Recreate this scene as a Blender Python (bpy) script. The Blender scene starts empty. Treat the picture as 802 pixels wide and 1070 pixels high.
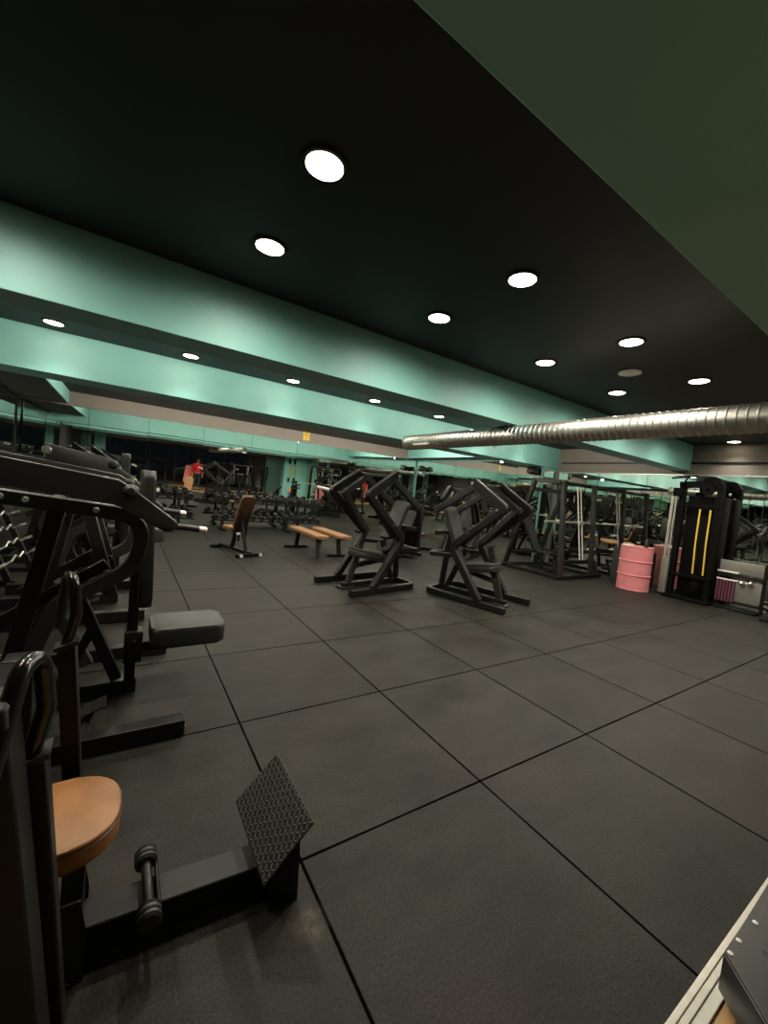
import bpy, bmesh, math, random
from mathutils import Vector, Matrix
random.seed(7)
PI = math.pi
sc = bpy.context.scene
COL = sc.collection

# ------------------------------------------------------------------ materials
def principled(name, color, rough=0.5, metal=0.0, noise=0.0, nscale=40.0, bump=0.0, bscale=200.0, spec=0.5, coat=0.0):
    m = bpy.data.materials.new(name); m.use_nodes = True
    nt = m.node_tree; b = nt.nodes['Principled BSDF']
    b.inputs['Base Color'].default_value = (*color, 1); b.inputs['Roughness'].default_value = rough
    b.inputs['Metallic'].default_value = metal; b.inputs['Specular IOR Level'].default_value = spec
    if coat: b.inputs['Coat Weight'].default_value = coat
    tc = nt.nodes.new('ShaderNodeTexCoord')
    if noise:
        n = nt.nodes.new('ShaderNodeTexNoise'); n.inputs['Scale'].default_value = nscale; n.inputs['Detail'].default_value = 5
        nt.links.new(tc.outputs['Object'], n.inputs['Vector'])
        r = nt.nodes.new('ShaderNodeValToRGB')
        r.color_ramp.elements[0].position = .3; r.color_ramp.elements[1].position = .7
        r.color_ramp.elements[0].color = (*[c*(1-noise) for c in color], 1)
        r.color_ramp.elements[1].color = (*[min(1, c*(1+noise)) for c in color], 1)
        nt.links.new(n.outputs['Fac'], r.inputs['Fac']); nt.links.new(r.outputs['Color'], b.inputs['Base Color'])
    if bump:
        n = nt.nodes.new('ShaderNodeTexNoise'); n.inputs['Scale'].default_value = bscale; n.inputs['Detail'].default_value = 3
        nt.links.new(tc.outputs['Object'], n.inputs['Vector'])
        bp = nt.nodes.new('ShaderNodeBump'); bp.inputs['Strength'].default_value = bump; bp.inputs['Distance'].default_value = .002
        nt.links.new(n.outputs['Fac'], bp.inputs['Height']); nt.links.new(bp.outputs['Normal'], b.inputs['Normal'])
    return m

M = {}
M['ceil'] = principled('black_ceiling_paint', (.013, .0128, .0125), .6, bump=.15, bscale=60)
M['teal'] = principled('teal_paint', (.215, .49, .45), .5, noise=.05, nscale=3, bump=.1, bscale=80)
M['grey'] = principled('grey_brown_paint', (.21, .185, .16), .6, noise=.05, nscale=3)
M['band'] = principled('lightened_grey_paint', (.235, .205, .175), .6, noise=.05, nscale=3)  # wall grey made lighter in place of light on the back wall
M['ink'] = principled('shade_black_steel', (.003, .003, .003), .7, spec=.08)  # black steel darkened to stand in for shading on the cable tower
M['dwall'] = principled('dark_wall_paint', (.03, .03, .03), .6, noise=.1, nscale=4)
M['black'] = principled('black_powder_coat', (.0065, .0065, .006), .46, noise=.1, nscale=30, bump=.12, bscale=500, spec=.28)
M['grey_metal'] = principled('charcoal_powder_coat', (.0165, .0165, .015), .42, noise=.08, nscale=30, bump=.1, bscale=500)
M['pad'] = principled('black_vinyl', (.010, .010, .0095), .5, noise=.1, nscale=20, bump=.25, bscale=300)
M['gpad'] = principled('charcoal_vinyl', (.022, .022, .020), .52, noise=.1, nscale=20, bump=.25, bscale=300)
M['tan'] = principled('tan_leather', (.28, .118, .030), .42, noise=.12, nscale=12, bump=.3, bscale=250)
M['tanpad'] = principled('tan_bench_vinyl', (.40, .19, .07), .45, noise=.1, nscale=12, bump=.25, bscale=250)
M['brown'] = principled('brown_board', (.07, .028, .016), .5, noise=.2, nscale=15)
M['chrome'] = principled('chrome', (.8, .79, .75), .28, 1.0)
M['gloss'] = principled('gloss_black_steel', (.05, .05, .048), .2, .85)
M['white'] = principled('white_plastic', (.75, .72, .66), .4)
M['rubber'] = principled('black_rubber', (.016, .016, .0155), .5, noise=.1, nscale=40)
M['plate'] = principled('worn_tread_plate', (.03, .029, .026), .38, .5, noise=.35, nscale=25)
M['tread'] = principled('tread_lugs', (.36, .35, .31), .33, .85, noise=.3, nscale=60)
M['pink'] = principled('pink_drum_paint', (.72, .24, .255), .42, noise=.06, nscale=6)
M['pinkpad'] = principled('pink_vinyl', (.8, .2, .16), .5)
M['magenta'] = principled('mauve_rubber', (.12, .035, .06), .5)
M['steel'] = principled('galvanised_steel', (.62, .61, .56), .40, 1.0, noise=.12, nscale=14)
M['panel'] = principled('grey_sheet_steel', (.17, .165, .145), .5, noise=.06, nscale=5)
M['yellow'] = principled('yellow_rubber', (.72, .5, .06), .5)
M['sign'] = principled('yellow_sign', (.85, .55, .03), .5)
M['signink'] = principled('sign_ink', (.16, .09, .01), .5)
M['alu'] = principled('aluminium_trim', (.62, .6, .53), .35, .7, noise=.06, nscale=30)
M['red'] = principled('red_jacket_cloth', (.75, .02, .03), .75)
M['navy'] = principled('dark_trouser_cloth', (.02, .02, .028), .8)
M['skin'] = principled('skin', (.5, .28, .19), .55)
M['hair'] = principled('dark_hair', (.02, .014, .01), .6)
M['blue'] = principled('blue_vinyl', (.03, .11, .5), .5)
M['orange'] = principled('orange_vinyl', (.75, .3, .04), .5)
M['greenball'] = principled('green_vinyl', (.05, .28, .08), .5)
M['carblue'] = principled('blue_car_paint', (.05, .16, .42), .25, coat=.6)
M['carwhite'] = principled('pale_car_paint', (.6, .6, .56), .3, coat=.5)
M['asphalt'] = principled('asphalt', (.03, .03, .03), .8, noise=.2, nscale=30)
M['vent'] = principled('grey_grille', (.65, .63, .58), .5)
def mat_emit(name, col, s):
    m = bpy.data.materials.new(name); m.use_nodes = True; nt = m.node_tree
    b = nt.nodes['Principled BSDF']; b.inputs['Base Color'].default_value = (.8, .8, .8, 1)
    b.inputs['Emission Color'].default_value = (*col, 1); b.inputs['Emission Strength'].default_value = s
    return m
LAMP = 16.0
M['lamp'] = mat_emit('lit_lamp_lens', (1, .86, .64), LAMP)
M['street'] = mat_emit('street_lamp_lens', (1, .95, .85), 60)
def mat_mirror():
    m = bpy.data.materials.new('mirror_glass'); m.use_nodes = True; nt = m.node_tree
    b = nt.nodes['Principled BSDF']
    b.inputs['Base Color'].default_value = (.80, .84, .79, 1); b.inputs['Metallic'].default_value = 1; b.inputs['Roughness'].default_value = .012
    return m
M['mirror'] = mat_mirror()
def mat_glass():
    m = bpy.data.materials.new('window_glass'); m.use_nodes = True; nt = m.node_tree
    b = nt.nodes['Principled BSDF']
    b.inputs['Base Color'].default_value = (.9, .93, .92, 1); b.inputs['Roughness'].default_value = .0
    b.inputs['Transmission Weight'].default_value = 1; b.inputs['IOR'].default_value = 1.15
    return m
M['glass'] = mat_glass()

def mat_tiles():
    m = bpy.data.materials.new('rubber_gym_tiles'); m.use_nodes = True; nt = m.node_tree; L = nt.links; N = nt.nodes
    b = N['Principled BSDF']
    tc = N.new('ShaderNodeTexCoord'); sep = N.new('ShaderNodeSeparateXYZ'); L.new(tc.outputs['Object'], sep.inputs[0])
    def math_(op, a, v=None, c=None):
        n = N.new('ShaderNodeMath'); n.operation = op
        for i, q in enumerate((a, v, c)):
            if q is None: continue
            if isinstance(q, (int, float)): n.inputs[i].default_value = q
            else: L.new(q, n.inputs[i])
        return n.outputs[0]
    T = 1.006
    fx = math_('DIVIDE', math_('SUBTRACT', sep.outputs['X'], .667), T)
    fy = math_('DIVIDE', math_('SUBTRACT', sep.outputs['Y'], 1.362), T)
    def dist(f):   # distance to nearest seam in metres
        fr = math_('FRACT', f); return math_('MULTIPLY', math_('MINIMUM', fr, math_('SUBTRACT', 1.0, fr)), T)
    wn = N.new('ShaderNodeTexNoise'); wn.inputs['Scale'].default_value = 2.2; L.new(tc.outputs['Object'], wn.inputs['Vector'])
    d = math_('MINIMUM', dist(fx), dist(fy))
    wid = math_('MULTIPLY_ADD', wn.outputs['Fac'], .006, .003)
    seam = N.new('ShaderNodeMapRange'); seam.interpolation_type = 'SMOOTHSTEP'
    L.new(d, seam.inputs['Value']); L.new(math_('MULTIPLY', wid, .5), seam.inputs['From Min']); L.new(math_('MULTIPLY', wid, 1.5), seam.inputs['From Max'])
    # per tile tone
    cid = N.new('ShaderNodeCombineXYZ'); L.new(math_('FLOOR', fx), cid.inputs[0]); L.new(math_('FLOOR', fy), cid.inputs[1])
    wh = N.new('ShaderNodeTexWhiteNoise'); wh.noise_dimensions = '2D'; L.new(cid.outputs[0], wh.inputs['Vector'])
    # scuffs
    mp = N.new('ShaderNodeMapping'); mp.inputs['Scale'].default_value = (1.1, 2.2, 1); mp.inputs['Rotation'].default_value = (0, 0, .5); L.new(tc.outputs['Object'], mp.inputs['Vector'])
    n1 = N.new('ShaderNodeTexNoise'); n1.inputs['Scale'].default_value = 1.6; n1.inputs['Detail'].default_value = 7; n1.inputs['Roughness'].default_value = .65; L.new(mp.outputs[0], n1.inputs['Vector'])
    n2 = N.new('ShaderNodeTexNoise'); n2.inputs['Scale'].default_value = 120; n2.inputs['Detail'].default_value = 3; L.new(tc.outputs['Object'], n2.inputs['Vector'])
    n3 = N.new('ShaderNodeTexVoronoi'); n3.inputs['Scale'].default_value = 55; L.new(tc.outputs['Object'], n3.inputs['Vector'])
    fleck = math_('LESS_THAN', n3.outputs['Distance'], .06)
    t = math_('MULTIPLY_ADD', n1.outputs['Fac'], 2.2, -.18)
    t = math_('MULTIPLY', t, math_('MULTIPLY_ADD', n2.outputs['Fac'], 2.4, -.2))
    t = math_('MULTIPLY', t, math_('MULTIPLY_ADD', wh.outputs['Value'], .22, .9))
    t = math_('ADD', t, math_('MULTIPLY', fleck, .35))
    t = math_('MULTIPLY', t, math_('MULTIPLY_ADD', seam.outputs[0], .92, .08))
    # pale chalk stain near the foot plate
    ds = N.new('ShaderNodeVectorMath'); ds.operation = 'DISTANCE'; L.new(tc.outputs['Object'], ds.inputs[0]); ds.inputs[1].default_value = (.60, 1.13, 0)
    st = N.new('ShaderNodeMapRange'); L.new(ds.outputs['Value'], st.inputs['Value']); st.inputs['From Min'].default_value = .09; st.inputs['From Max'].default_value = .0
    ns = N.new('ShaderNodeTexNoise'); ns.inputs['Scale'].default_value = 22; ns.inputs['Detail'].default_value = 4; L.new(tc.outputs['Object'], ns.inputs['Vector'])
    stn = math_('MULTIPLY', math_('MULTIPLY', st.outputs[0], .45), math_('POWER', ns.outputs['Fac'], 2.4))
    mul = N.new('ShaderNodeMix'); mul.data_type = 'RGBA'; mul.blend_type = 'MULTIPLY'; mul.inputs[0].default_value = 1
    mul.inputs[6].default_value = (.0198, .0192, .0155, 1)
    n4 = N.new('ShaderNodeTexNoise'); n4.inputs['Scale'].default_value = 1.1; n4.inputs['Detail'].default_value = 4; L.new(tc.outputs['Object'], n4.inputs['Vector'])
    red = N.new('ShaderNodeMapRange'); L.new(n4.outputs['Fac'], red.inputs['Value']); red.inputs['From Min'].default_value = .5; red.inputs['From Max'].default_value = .75; red.inputs['To Max'].default_value = .22
    cc = N.new('ShaderNodeCombineXYZ'); L.new(math_('MULTIPLY', t, math_('ADD', red.outputs[0], 1.0)), cc.inputs[0]); L.new(t, cc.inputs[1]); L.new(math_('MULTIPLY', t, math_('MULTIPLY_ADD', red.outputs[0], .4, 1.0)), cc.inputs[2]); L.new(cc.outputs[0], mul.inputs[7])
    mx = N.new('ShaderNodeMix'); mx.data_type = 'RGBA'; L.new(stn, mx.inputs[0]); L.new(mul.outputs[2], mx.inputs[6]); mx.inputs[7].default_value = (.6, .5, .36, 1)
    L.new(mx.outputs[2], b.inputs['Base Color'])
    L.new(math_('MULTIPLY_ADD', n1.outputs['Fac'], .15, .5), b.inputs['Roughness'])
    L.new(math_('MULTIPLY', seam.outputs[0], .16), b.inputs['Specular IOR Level'])
    bmp = N.new('ShaderNodeBump'); bmp.inputs['Strength'].default_value = .5; bmp.inputs['Distance'].default_value = .004
    L.new(math_('ADD', seam.outputs[0], math_('MULTIPLY', n2.outputs['Fac'], .5)), bmp.inputs['Height']); L.new(bmp.outputs[0], b.inputs['Normal'])
    return m
M['tiles'] = mat_tiles()
def mat_wood():
    m = bpy.data.materials.new('pale_wood_boards'); m.use_nodes = True; nt = m.node_tree; L = nt.links; N = nt.nodes
    b = N['Principled BSDF']; tc = N.new('ShaderNodeTexCoord')
    br = N.new('ShaderNodeTexBrick'); br.inputs['Scale'].default_value = 1; br.inputs['Brick Width'].default_value = 1.3; br.inputs['Row Height'].default_value = .14
    br.inputs['Mortar Size'].default_value = .003; br.inputs['Color1'].default_value = (.52, .30, .12, 1); br.inputs['Color2'].default_value = (.6, .36, .15, 1); br.inputs['Mortar'].default_value = (.2, .1, .04, 1)
    L.new(tc.outputs['Object'], br.inputs['Vector'])
    mp = N.new('ShaderNodeMapping'); mp.inputs['Scale'].default_value = (3, 40, 1); L.new(tc.outputs['Object'], mp.inputs['Vector'])
    n = N.new('ShaderNodeTexNoise'); n.inputs['Scale'].default_value = 2; n.inputs['Detail'].default_value = 5; L.new(mp.outputs[0], n.inputs['Vector'])
    mx = N.new('ShaderNodeMix'); mx.data_type = 'RGBA'; mx.blend_type = 'MULTIPLY'; mx.inputs[0].default_value = .35
    L.new(br.outputs['Color'], mx.inputs[6]); L.new(n.outputs['Color'], mx.inputs[7]); L.new(mx.outputs[2], b.inputs['Base Color']); b.inputs['Roughness'].default_value = .4
    return m
M['wood'] = mat_wood()

# ------------------------------------------------------------------ mesh helpers
class MB:
    def __init__(s): s.bm = bmesh.new()
    def box(s, c, size, rot=None, bevel=0.0, seg=2):
        r = bmesh.ops.create_cube(s.bm, size=1.0); vs = r['verts']
        mt = Matrix.Translation(c) @ (rot.to_4x4() if rot else Matrix()) @ Matrix.Diagonal((*size, 1))
        bmesh.ops.transform(s.bm, matrix=mt, verts=vs)
        if bevel:
            es = list({e for v in vs for e in v.link_edges})
            bmesh.ops.bevel(s.bm, geom=es, offset=bevel, segments=seg, affect='EDGES', profile=.5)
        return s
    def bar(s, a, b, w, h, up=(0, 0, 1), bevel=.004):
        a = Vector(a); b = Vector(b); d = b - a; L = d.length; x = d.normalized(); u = Vector(up)
        if abs(x.dot(u)) > .98: u = Vector((0, 1, 0))
        y = u.cross(x).normalized(); z = x.cross(y)
        R = Matrix((x, y, z)).transposed()
        return s.box((a+b)/2, (L, w, h), R, bevel, 1)
    def ring_loft(s, rings, cap=True, closed=False):
        vr = [[s.bm.verts.new(p) for p in r] for r in rings]; n = len(vr[0])
        rng = range(len(vr)) if closed else range(len(vr)-1)
        for i in rng:
            A, B = vr[i], vr[(i+1) % len(vr)]
            for j in range(n):
                s.bm.faces.new((A[j], A[(j+1) % n], B[(j+1) % n], B[j]))
        if cap and not closed:
            s.bm.faces.new(vr[0][::-1]); s.bm.faces.new(vr[-1])
        return s
    def tube(s, pts, r, n=12, fil=0.0, closed=False):
        P = fillet([Vector(p) for p in pts], fil, closed) if fil else [Vector(p) for p in pts]
        rings = []; N = None; m = len(P)
        for i, p in enumerate(P):
            if closed: t = (P[(i+1) % m]-P[i-1]).normalized()
            else: t = (P[min(i+1, m-1)]-P[max(i-1, 0)]).normalized()
            if N is None:
                N = Vector((0, 0, 1)) if abs(t.z) < .9 else Vector((1, 0, 0))
            N = (N - t*N.dot(t)).normalized(); B = t.cross(N)
            rr = r[i] if isinstance(r, (list, tuple)) else r
            rings.append([p + (N*math.cos(2*PI*k/n)+B*math.sin(2*PI*k/n))*rr for k in range(n)])
        return s.ring_loft(rings, True, closed)
    def sweep(s, pts, w, d, lat=(0, 1, 0), fil=0.0):
        """rectangular tube along pts: w = size in the plane of the bend, d = size along lat; corners mitred"""
        P = fillet([Vector(p) for p in pts], fil) if fil else [Vector(p) for p in pts]
        lat = Vector(lat).normalized(); rings = []
        for i, p in enumerate(P):
            a = (P[i]-P[i-1]).normalized() if i > 0 else None
            b = (P[i+1]-P[i]).normalized() if i < len(P)-1 else None
            t = ((a or b)+(b or a)).normalized()
            nn = lat.cross(t).normalized(); k = 1.0
            if a and b: k = 1/max(.35, t.dot(a))
            ww = w[i]/2 if isinstance(w, (list, tuple)) else w/2
            ch = min(ww, d/2)*.18
            o = []
            for (u, v) in ((-1, -1), (1, -1), (1, 1), (-1, 1)):
                if u*v > 0: seq = ((u*(ww-ch) if False else u*ww, v*(d/2-ch)), (u*(ww-ch), v*d/2))
                else: seq = ((u*(ww-ch), v*d/2), (u*ww, v*(d/2-ch)))
                if (u, v) in ((-1, -1), (1, 1)): pass
                o += list(seq)
            rings.append([p + nn*q*k + lat*e for q, e in o])
        return s.ring_loft(rings)
    def cyl(s, a, b, r, n=20, r2=None): 
        a = Vector(a); b = Vector(b); t = (b-a).normalized()
        N = Vector((0, 0, 1)) if abs(t.z) < .9 else Vector((1, 0, 0)); N = (N-t*N.dot(t)).normalized(); B = t.cross(N)
        return s.ring_loft([[p+(N*math.cos(2*PI*k/n)+B*math.sin(2*PI*k/n))*q for k in range(n)] for p, q in ((a, r), (b, r if r2 is None else r2))])
    def lathe(s, prof, o=(0, 0, 0), axis=(0, 0, 1), n=24, cap=True):
        o = Vector(o); t = Vector(axis).normalized(); N = Vector((1, 0, 0)) if abs(t.x) < .9 else Vector((0, 1, 0)); N = (N-t*N.dot(t)).normalized(); B = t.cross(N)
        return s.ring_loft([[o+t*z+(N*math.cos(2*PI*k/n)+B*math.sin(2*PI*k/n))*r for k in range(n)] for r, z in prof], cap)
    def prism(s, poly, y0, y1, bevel=0.0):
        """polygon in XZ extruded along Y"""
        A = [s.bm.verts.new((x, y0, z)) for x, z in poly]; B = [s.bm.verts.new((x, y1, z)) for x, z in poly]; n = len(poly)
        fs = [s.bm.faces.new(A), s.bm.faces.new(B[::-1])]
        for i in range(n): fs.append(s.bm.faces.new((A[i], B[i], B[(i+1) % n], A[(i+1) % n])))
        if bevel: bmesh.ops.bevel(s.bm, geom=list({e for f in fs for e in f.edges}), offset=bevel, segments=2, affect='EDGES', profile=.5)
        return s
    def slab(s, poly, z0, z1, bevel=0.0, mtx=None, seg=3):
        """polygon in XY extruded along Z"""
        A = [s.bm.verts.new((x, y, z0)) for x, y in poly]; B = [s.bm.verts.new((x, y, z1)) for x, y in poly]; n = len(poly)
        fs = [s.bm.faces.new(A[::-1]), s.bm.faces.new(B)]
        for i in range(n): fs.append(s.bm.faces.new((A[i], A[(i+1) % n], B[(i+1) % n], B[i])))
        if bevel:
            r = bmesh.ops.bevel(s.bm, geom=list({e for f in fs[:2] for e in f.edges}), offset=bevel, segments=seg, affect='EDGES', profile=.5)
        if mtx: bmesh.ops.transform(s.bm, matrix=mtx, verts=list({v for v in s.bm.verts if v.index == -1 or True}))
        return s
    def ball(s, c, r, seg=20, sc_=(1, 1, 1)):
        rr = bmesh.ops.create_uvsphere(s.bm, u_segments=seg, v_segments=seg//2+2, radius=r)
        bmesh.ops.transform(s.bm, matrix=Matrix.Translation(c) @ Matrix.Diagonal((*sc_, 1)), verts=rr['verts']); return s
    def build(s, name, mat, parent=None, smooth=True, loc=None, rot=None):
        bmesh.ops.recalc_face_normals(s.bm, faces=s.bm.faces)
        me = bpy.data.meshes.new(name); s.bm.to_mesh(me); s.bm.free()
        me.materials.append(M[mat] if isinstance(mat, str) else mat)
        if smooth:
            me.polygons.foreach_set('use_smooth', [True]*len(me.polygons)); me.set_sharp_from_angle(angle=math.radians(38))
        o = bpy.data.objects.new(name, me); COL.objects.link(o)
        if parent: o.parent = parent
        if loc: o.location = loc
        if rot: o.rotation_euler = rot
        return o
def fillet(P, r, closed=False):
    out = []; m = len(P)
    for i, p in enumerate(P):
        if not closed and i in (0, m-1): out.append(p); continue
        a = P[i-1]-p; b = P[(i+1) % m]-p; la, lb = a.length, b.length; a.normalize(); b.normalize()
        ang = a.angle(b)
        if ang > 3.0: out.append(p); continue
        rr = r[i] if isinstance(r, (list, tuple)) else r
        t = min(rr/math.tan(ang/2), la*.49, lb*.49); rad = t*math.tan(ang/2)
        c = p+(a+b).normalized()*(rad/math.sin(ang/2)); v0 = p+a*t-c; v1 = p+b*t-c
        k = max(3, int((PI-ang)/.2))
        th = v0.angle(v1) if rad > 1e-6 else 0
        if th < 1e-3: out.append(p); continue
        for j in range(k+1): out.append(c+(v0*math.sin(th*(1-j/k))+v1*math.sin(th*j/k))/math.sin(th))
    return out
def props(o, label=None, cat=None, group=None, kind=None):
    for k, v in (('label', label), ('category', cat), ('group', group), ('kind', kind)):
        if v: o[k] = v
    return o
def thing(name, label, cat, loc=(0, 0, 0), rz=0, group=None):
    o = bpy.data.objects.new(name, None); COL.objects.link(o); o.empty_display_size = .1
    o.location = loc; o.rotation_euler = (0, 0, rz); return props(o, label, cat, group)
def struct(o): o['kind'] = 'structure'; return o
def kids(o): return [c for c in COL.objects if c.parent == o]
def dup(root, loc=None, rz=None, label=None, group=None, scale=None):
    r = root.copy(); COL.objects.link(r)
    if loc is not None: r.location = loc
    if rz is not None: r.rotation_euler = (0, 0, rz)
    if scale: r.scale = scale
    if label: r['label'] = label
    if group: r['group'] = group
    for ch in kids(root):
        c = ch.copy(); COL.objects.link(c); c.parent = r
        for g in kids(ch):
            d = g.copy(); COL.objects.link(d); d.parent = c
    return r
ORD = ['first', 'second', 'third', 'fourth', 'fifth', 'sixth', 'seventh', 'eighth', 'ninth', 'tenth', 'eleventh', 'twelfth', 'thirteenth', 'fourteenth', 'fifteenth', 'sixteenth']

# ------------------------------------------------------------------ room shell
XL, XE, XE2, YB, YF, HC, HB = -2.05, 9.45, 8.9, 11.75, -4.2, 3.0, 2.485
def sbox(name, a, b, mat, bevel=0):
    c = [(p+q)/2 for p, q in zip(a, b)]
    m = MB().box((0, 0, 0), [q-p for p, q in zip(a, b)], None, bevel)
    return struct(m.build(name, mat, None, False, loc=c))
fl = MB().box((0, 0, -.03), (1, 1, .06)); 
def floorpiece(name, x0, x1, y0, y1, mat, z=0):
    m = MB(); m.box(((x0+x1)/2, (y0+y1)/2, z-.04), (x1-x0, y1-y0, .08)); return struct(m.build(name, mat, None, False))
fl.bm.free()
floorpiece('floor', XL-.1, XE+.1, .372, YB+.1, 'tiles')
floorpiece('floor_wood', XL-.1, XE+.1, YF-.1, .34, 'wood', -.004)
# aluminium transition strip, stepped
m = MB()
m.box((3.7, .378, .006), (11.5, .018, .016), None, .002); m.box((3.7, .36, .003), (11.5, .02, .014), None, .002); m.box((3.7, .336, -.001), (11.5, .03, .012), None, .002)
struct(m.build('trim_1', 'alu', None, False))
sbox('ceiling', (XL-.1, YF-.1, HC), (XE+.1, YB+.1, HC+.1), 'ceil')
sbox('wall_left', (XL-.12, YF-.1, 0), (XL-.02, YB+.1, HC), 'dwall')
sbox('wall_back', (XL-.1, YB+.065, 0), (XE+.1, YB+.165, HC), 'band')
sbox('wall_right', (XE+.03, YF-.1, 0), (XE+.13, 6.45, HC), 'grey')
sbox('wall_end', (XE2+.03, 6.45, 0), (XE+.13, YB+.1, HC), 'teal')
for i, (y0, y1) in enumerate(((.06, .757), (3.483, 3.84), (6.42, 6.95))):
    sbox('trim_%d' % (i+2), (XL, y0, HB), (XE+.03, y1, HC), 'teal', .004)
sbox('trim_5', (XL, 6.95, 2.72), (-1.16, YB+.065, HC), 'dwall', .004)
sbox('trim_9', (-1.16, 6.95, 2.722), (-1.14, YB+.065, HC), 'teal')
sbox('trim_10', (8.52, 6.95, 2.70), (XE2+.03, YB+.065, HC), 'dwall', .004)
sbox('trim_11', (8.50, 6.95, 2.702), (8.52, YB+.065, HC), 'teal')
# black strips standing in for a shadow groove in the lintel over the right-hand mirrors, and the bright edge trim of the mirrors
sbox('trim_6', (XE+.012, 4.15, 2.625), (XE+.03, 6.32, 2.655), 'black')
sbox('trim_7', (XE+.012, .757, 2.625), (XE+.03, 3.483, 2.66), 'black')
sbox('trim_8', (XE-.004, .2, 2.385), (XE+.004, 6.34, 2.41), 'alu', .002)

# front wall with night windows (seen in the mirrors)
FW = YF
wins = [(-1.55, -.2), (-.12, 1.18), (1.26, 2.56), (2.64, 3.94), (4.02, 5.32), (5.40, 6.70)]
sbox('wall_front', (XL-.1, FW-.1, 2.42), (XE+.1, FW, HC), 'grey')
sbox('wall_front.003', (6.78, FW-.1, 0), (8.1, FW, 2.42), 'dwall')
sbox('wall_front.001', (8.1, FW-.1, 0), (XE+.1, FW, 2.42), 'teal')
sbox('wall_front.002', (XL-.1, FW-.1, 0), (-1.63, FW, 2.42), 'teal')
sbox('baseboard_front', (-1.63, FW-.1, 0), (6.78, FW, .14), 'dwall')
for i, (a, b) in enumerate(wins):
    w = MB()
    for x in (a-.02, b+.02): w.box((x, FW-.05, 1.28), (.04, .07, 2.28))
    w.box(((a+b)/2, FW-.05, 2.40), (b-a+.08, .07, .04)); w.box(((a+b)/2, FW-.05, .16), (b-a+.08, .07, .04))
    o = struct(w.build('window_%d' % (i+1), 'grey_metal', None, False))
    g = MB().box(((a+b)/2, FW-.05, 1.28), (b-a, .012, 2.2)).build('pane', 'glass', o, False)

# ------------------------------------------------------------------ mirrors
def mirror(name, w, h, loc, rz, tilt, label, grp=None):
    m = MB().box((0, -.006, h/2), (w-.006, .012, h), None, .0015, 1)
    o = m.build(name, 'mirror', None, False, loc=loc); o.rotation_euler = (tilt, 0, rz); return props(o, label, 'mirror', grp)
xs = [-2.0, -.75, .46, 1.72, 3.0, 4.34, 5.6, 6.85, 7.9, 8.87]
bt = [.0148, .0150, .0166, .0152, .0150, .0170, .0158, .015, .0155]
for i in range(9):
    mirror('wall_mirror', xs[i+1]-xs[i], 2.67, ((xs[i]+xs[i+1])/2, YB+.045, .0), random.uniform(-.001, .001), bt[i],
           'tall frameless mirror on the dumbbell wall, %s panel from its left end' % ORD[i], 'mirrors on the dumbbell wall')
ys = [.2, 1.25, 2.3, 3.35, 4.23, 5.3, 6.34]
for i in range(6):
    h = 2.385
    mirror('wall_mirror', ys[i+1]-ys[i], h, (XE+.012, (ys[i]+ys[i+1])/2, 0), -PI/2+random.uniform(-.002, .002), random.uniform(.000, .003),
           'tall mirror on the right wall behind the machines, %s panel from the camera end' % ORD[i], 'mirrors on the right wall')
ys2 = [6.47, 7.2, 7.9, 8.9, 9.7, 10.4, 11.0, 11.68]
for i in range(7):
    mirror('wall_mirror', ys2[i+1]-ys2[i], 2.62, (XE2+.012, (ys2[i]+ys2[i+1])/2, 0), -PI/2+random.uniform(-.02, .02), random.uniform(.002, .008),
           'narrow mirror at the far end of the right wall, %s panel counted towards the corner' % ORD[i], 'narrow mirrors near the far corner')
mirror('wall_mirror', .50, 2.40, (9.18, 6.44, 0), 0, .004, 'narrow mirror on the wall return under the far teal beam')
for i in range(9):
    mirror('wall_mirror', .78, 2.66, (XL+.0, 5.1+.8*i, 0), PI/2+random.uniform(-.025, .025), random.uniform(.002, .012),
           'narrow mirror on the left wall, %s panel counted towards the back' % ORD[i], 'narrow mirrors on the left wall')

# ------------------------------------------------------------------ downlights
LIGHT = None
def bulb(name, watts, deg, blend):
    ld = bpy.data.lights.new(name, 'SPOT'); ld.energy = watts; ld.color = (1, .92, .77); ld.spot_size = math.radians(deg); ld.spot_blend = blend; ld.shadow_soft_size = .07
    return ld
DIM = bulb('dim_bulb', 42, 168, 1.0); WIDE = bulb('wide_bulb', 112, 172, 1.0); NARROW = bulb('narrow_bulb', 45, 110, 1.0); LOW = bulb('fill_bulb_low', 42, 150, 1.0)
def omni(name, watts):
    ld = bpy.data.lights.new(name, 'POINT'); ld.energy = watts; ld.color = (1, .92, .77); ld.shadow_soft_size = .06; return ld
OMNI = omni('open_bulb', 46); OMNI_FAR = omni('fill_bulb_far', 34)
def downlight(x, y, label, grp, ld):
    global LIGHT
    if LIGHT is None:
        LIGHT = thing('downlight', label, 'ceiling light', (x, y, HC), 0, grp)
        MB().lathe([(.118, 0), (.118, -.006), (.108, -.012), (.092, -.010), (.090, -.002), (.090, 0)], n=28).build('trim_ring', 'black', LIGHT)
        MB().lathe([(.0, -.004), (.089, -.004), (.089, -.0085), (.0001, -.0085)], n=28, cap=False).build('lens', 'lamp', LIGHT)
        lo = bpy.data.objects.new('bulb', ld); COL.objects.link(lo); lo.parent = LIGHT; lo.location = (0, 0, -.03)
    else:
        r = dup(LIGHT, (x, y, HC), 0, label, grp)
        for c in kids(r):
            if c.type == 'LIGHT': c.data = ld
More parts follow.
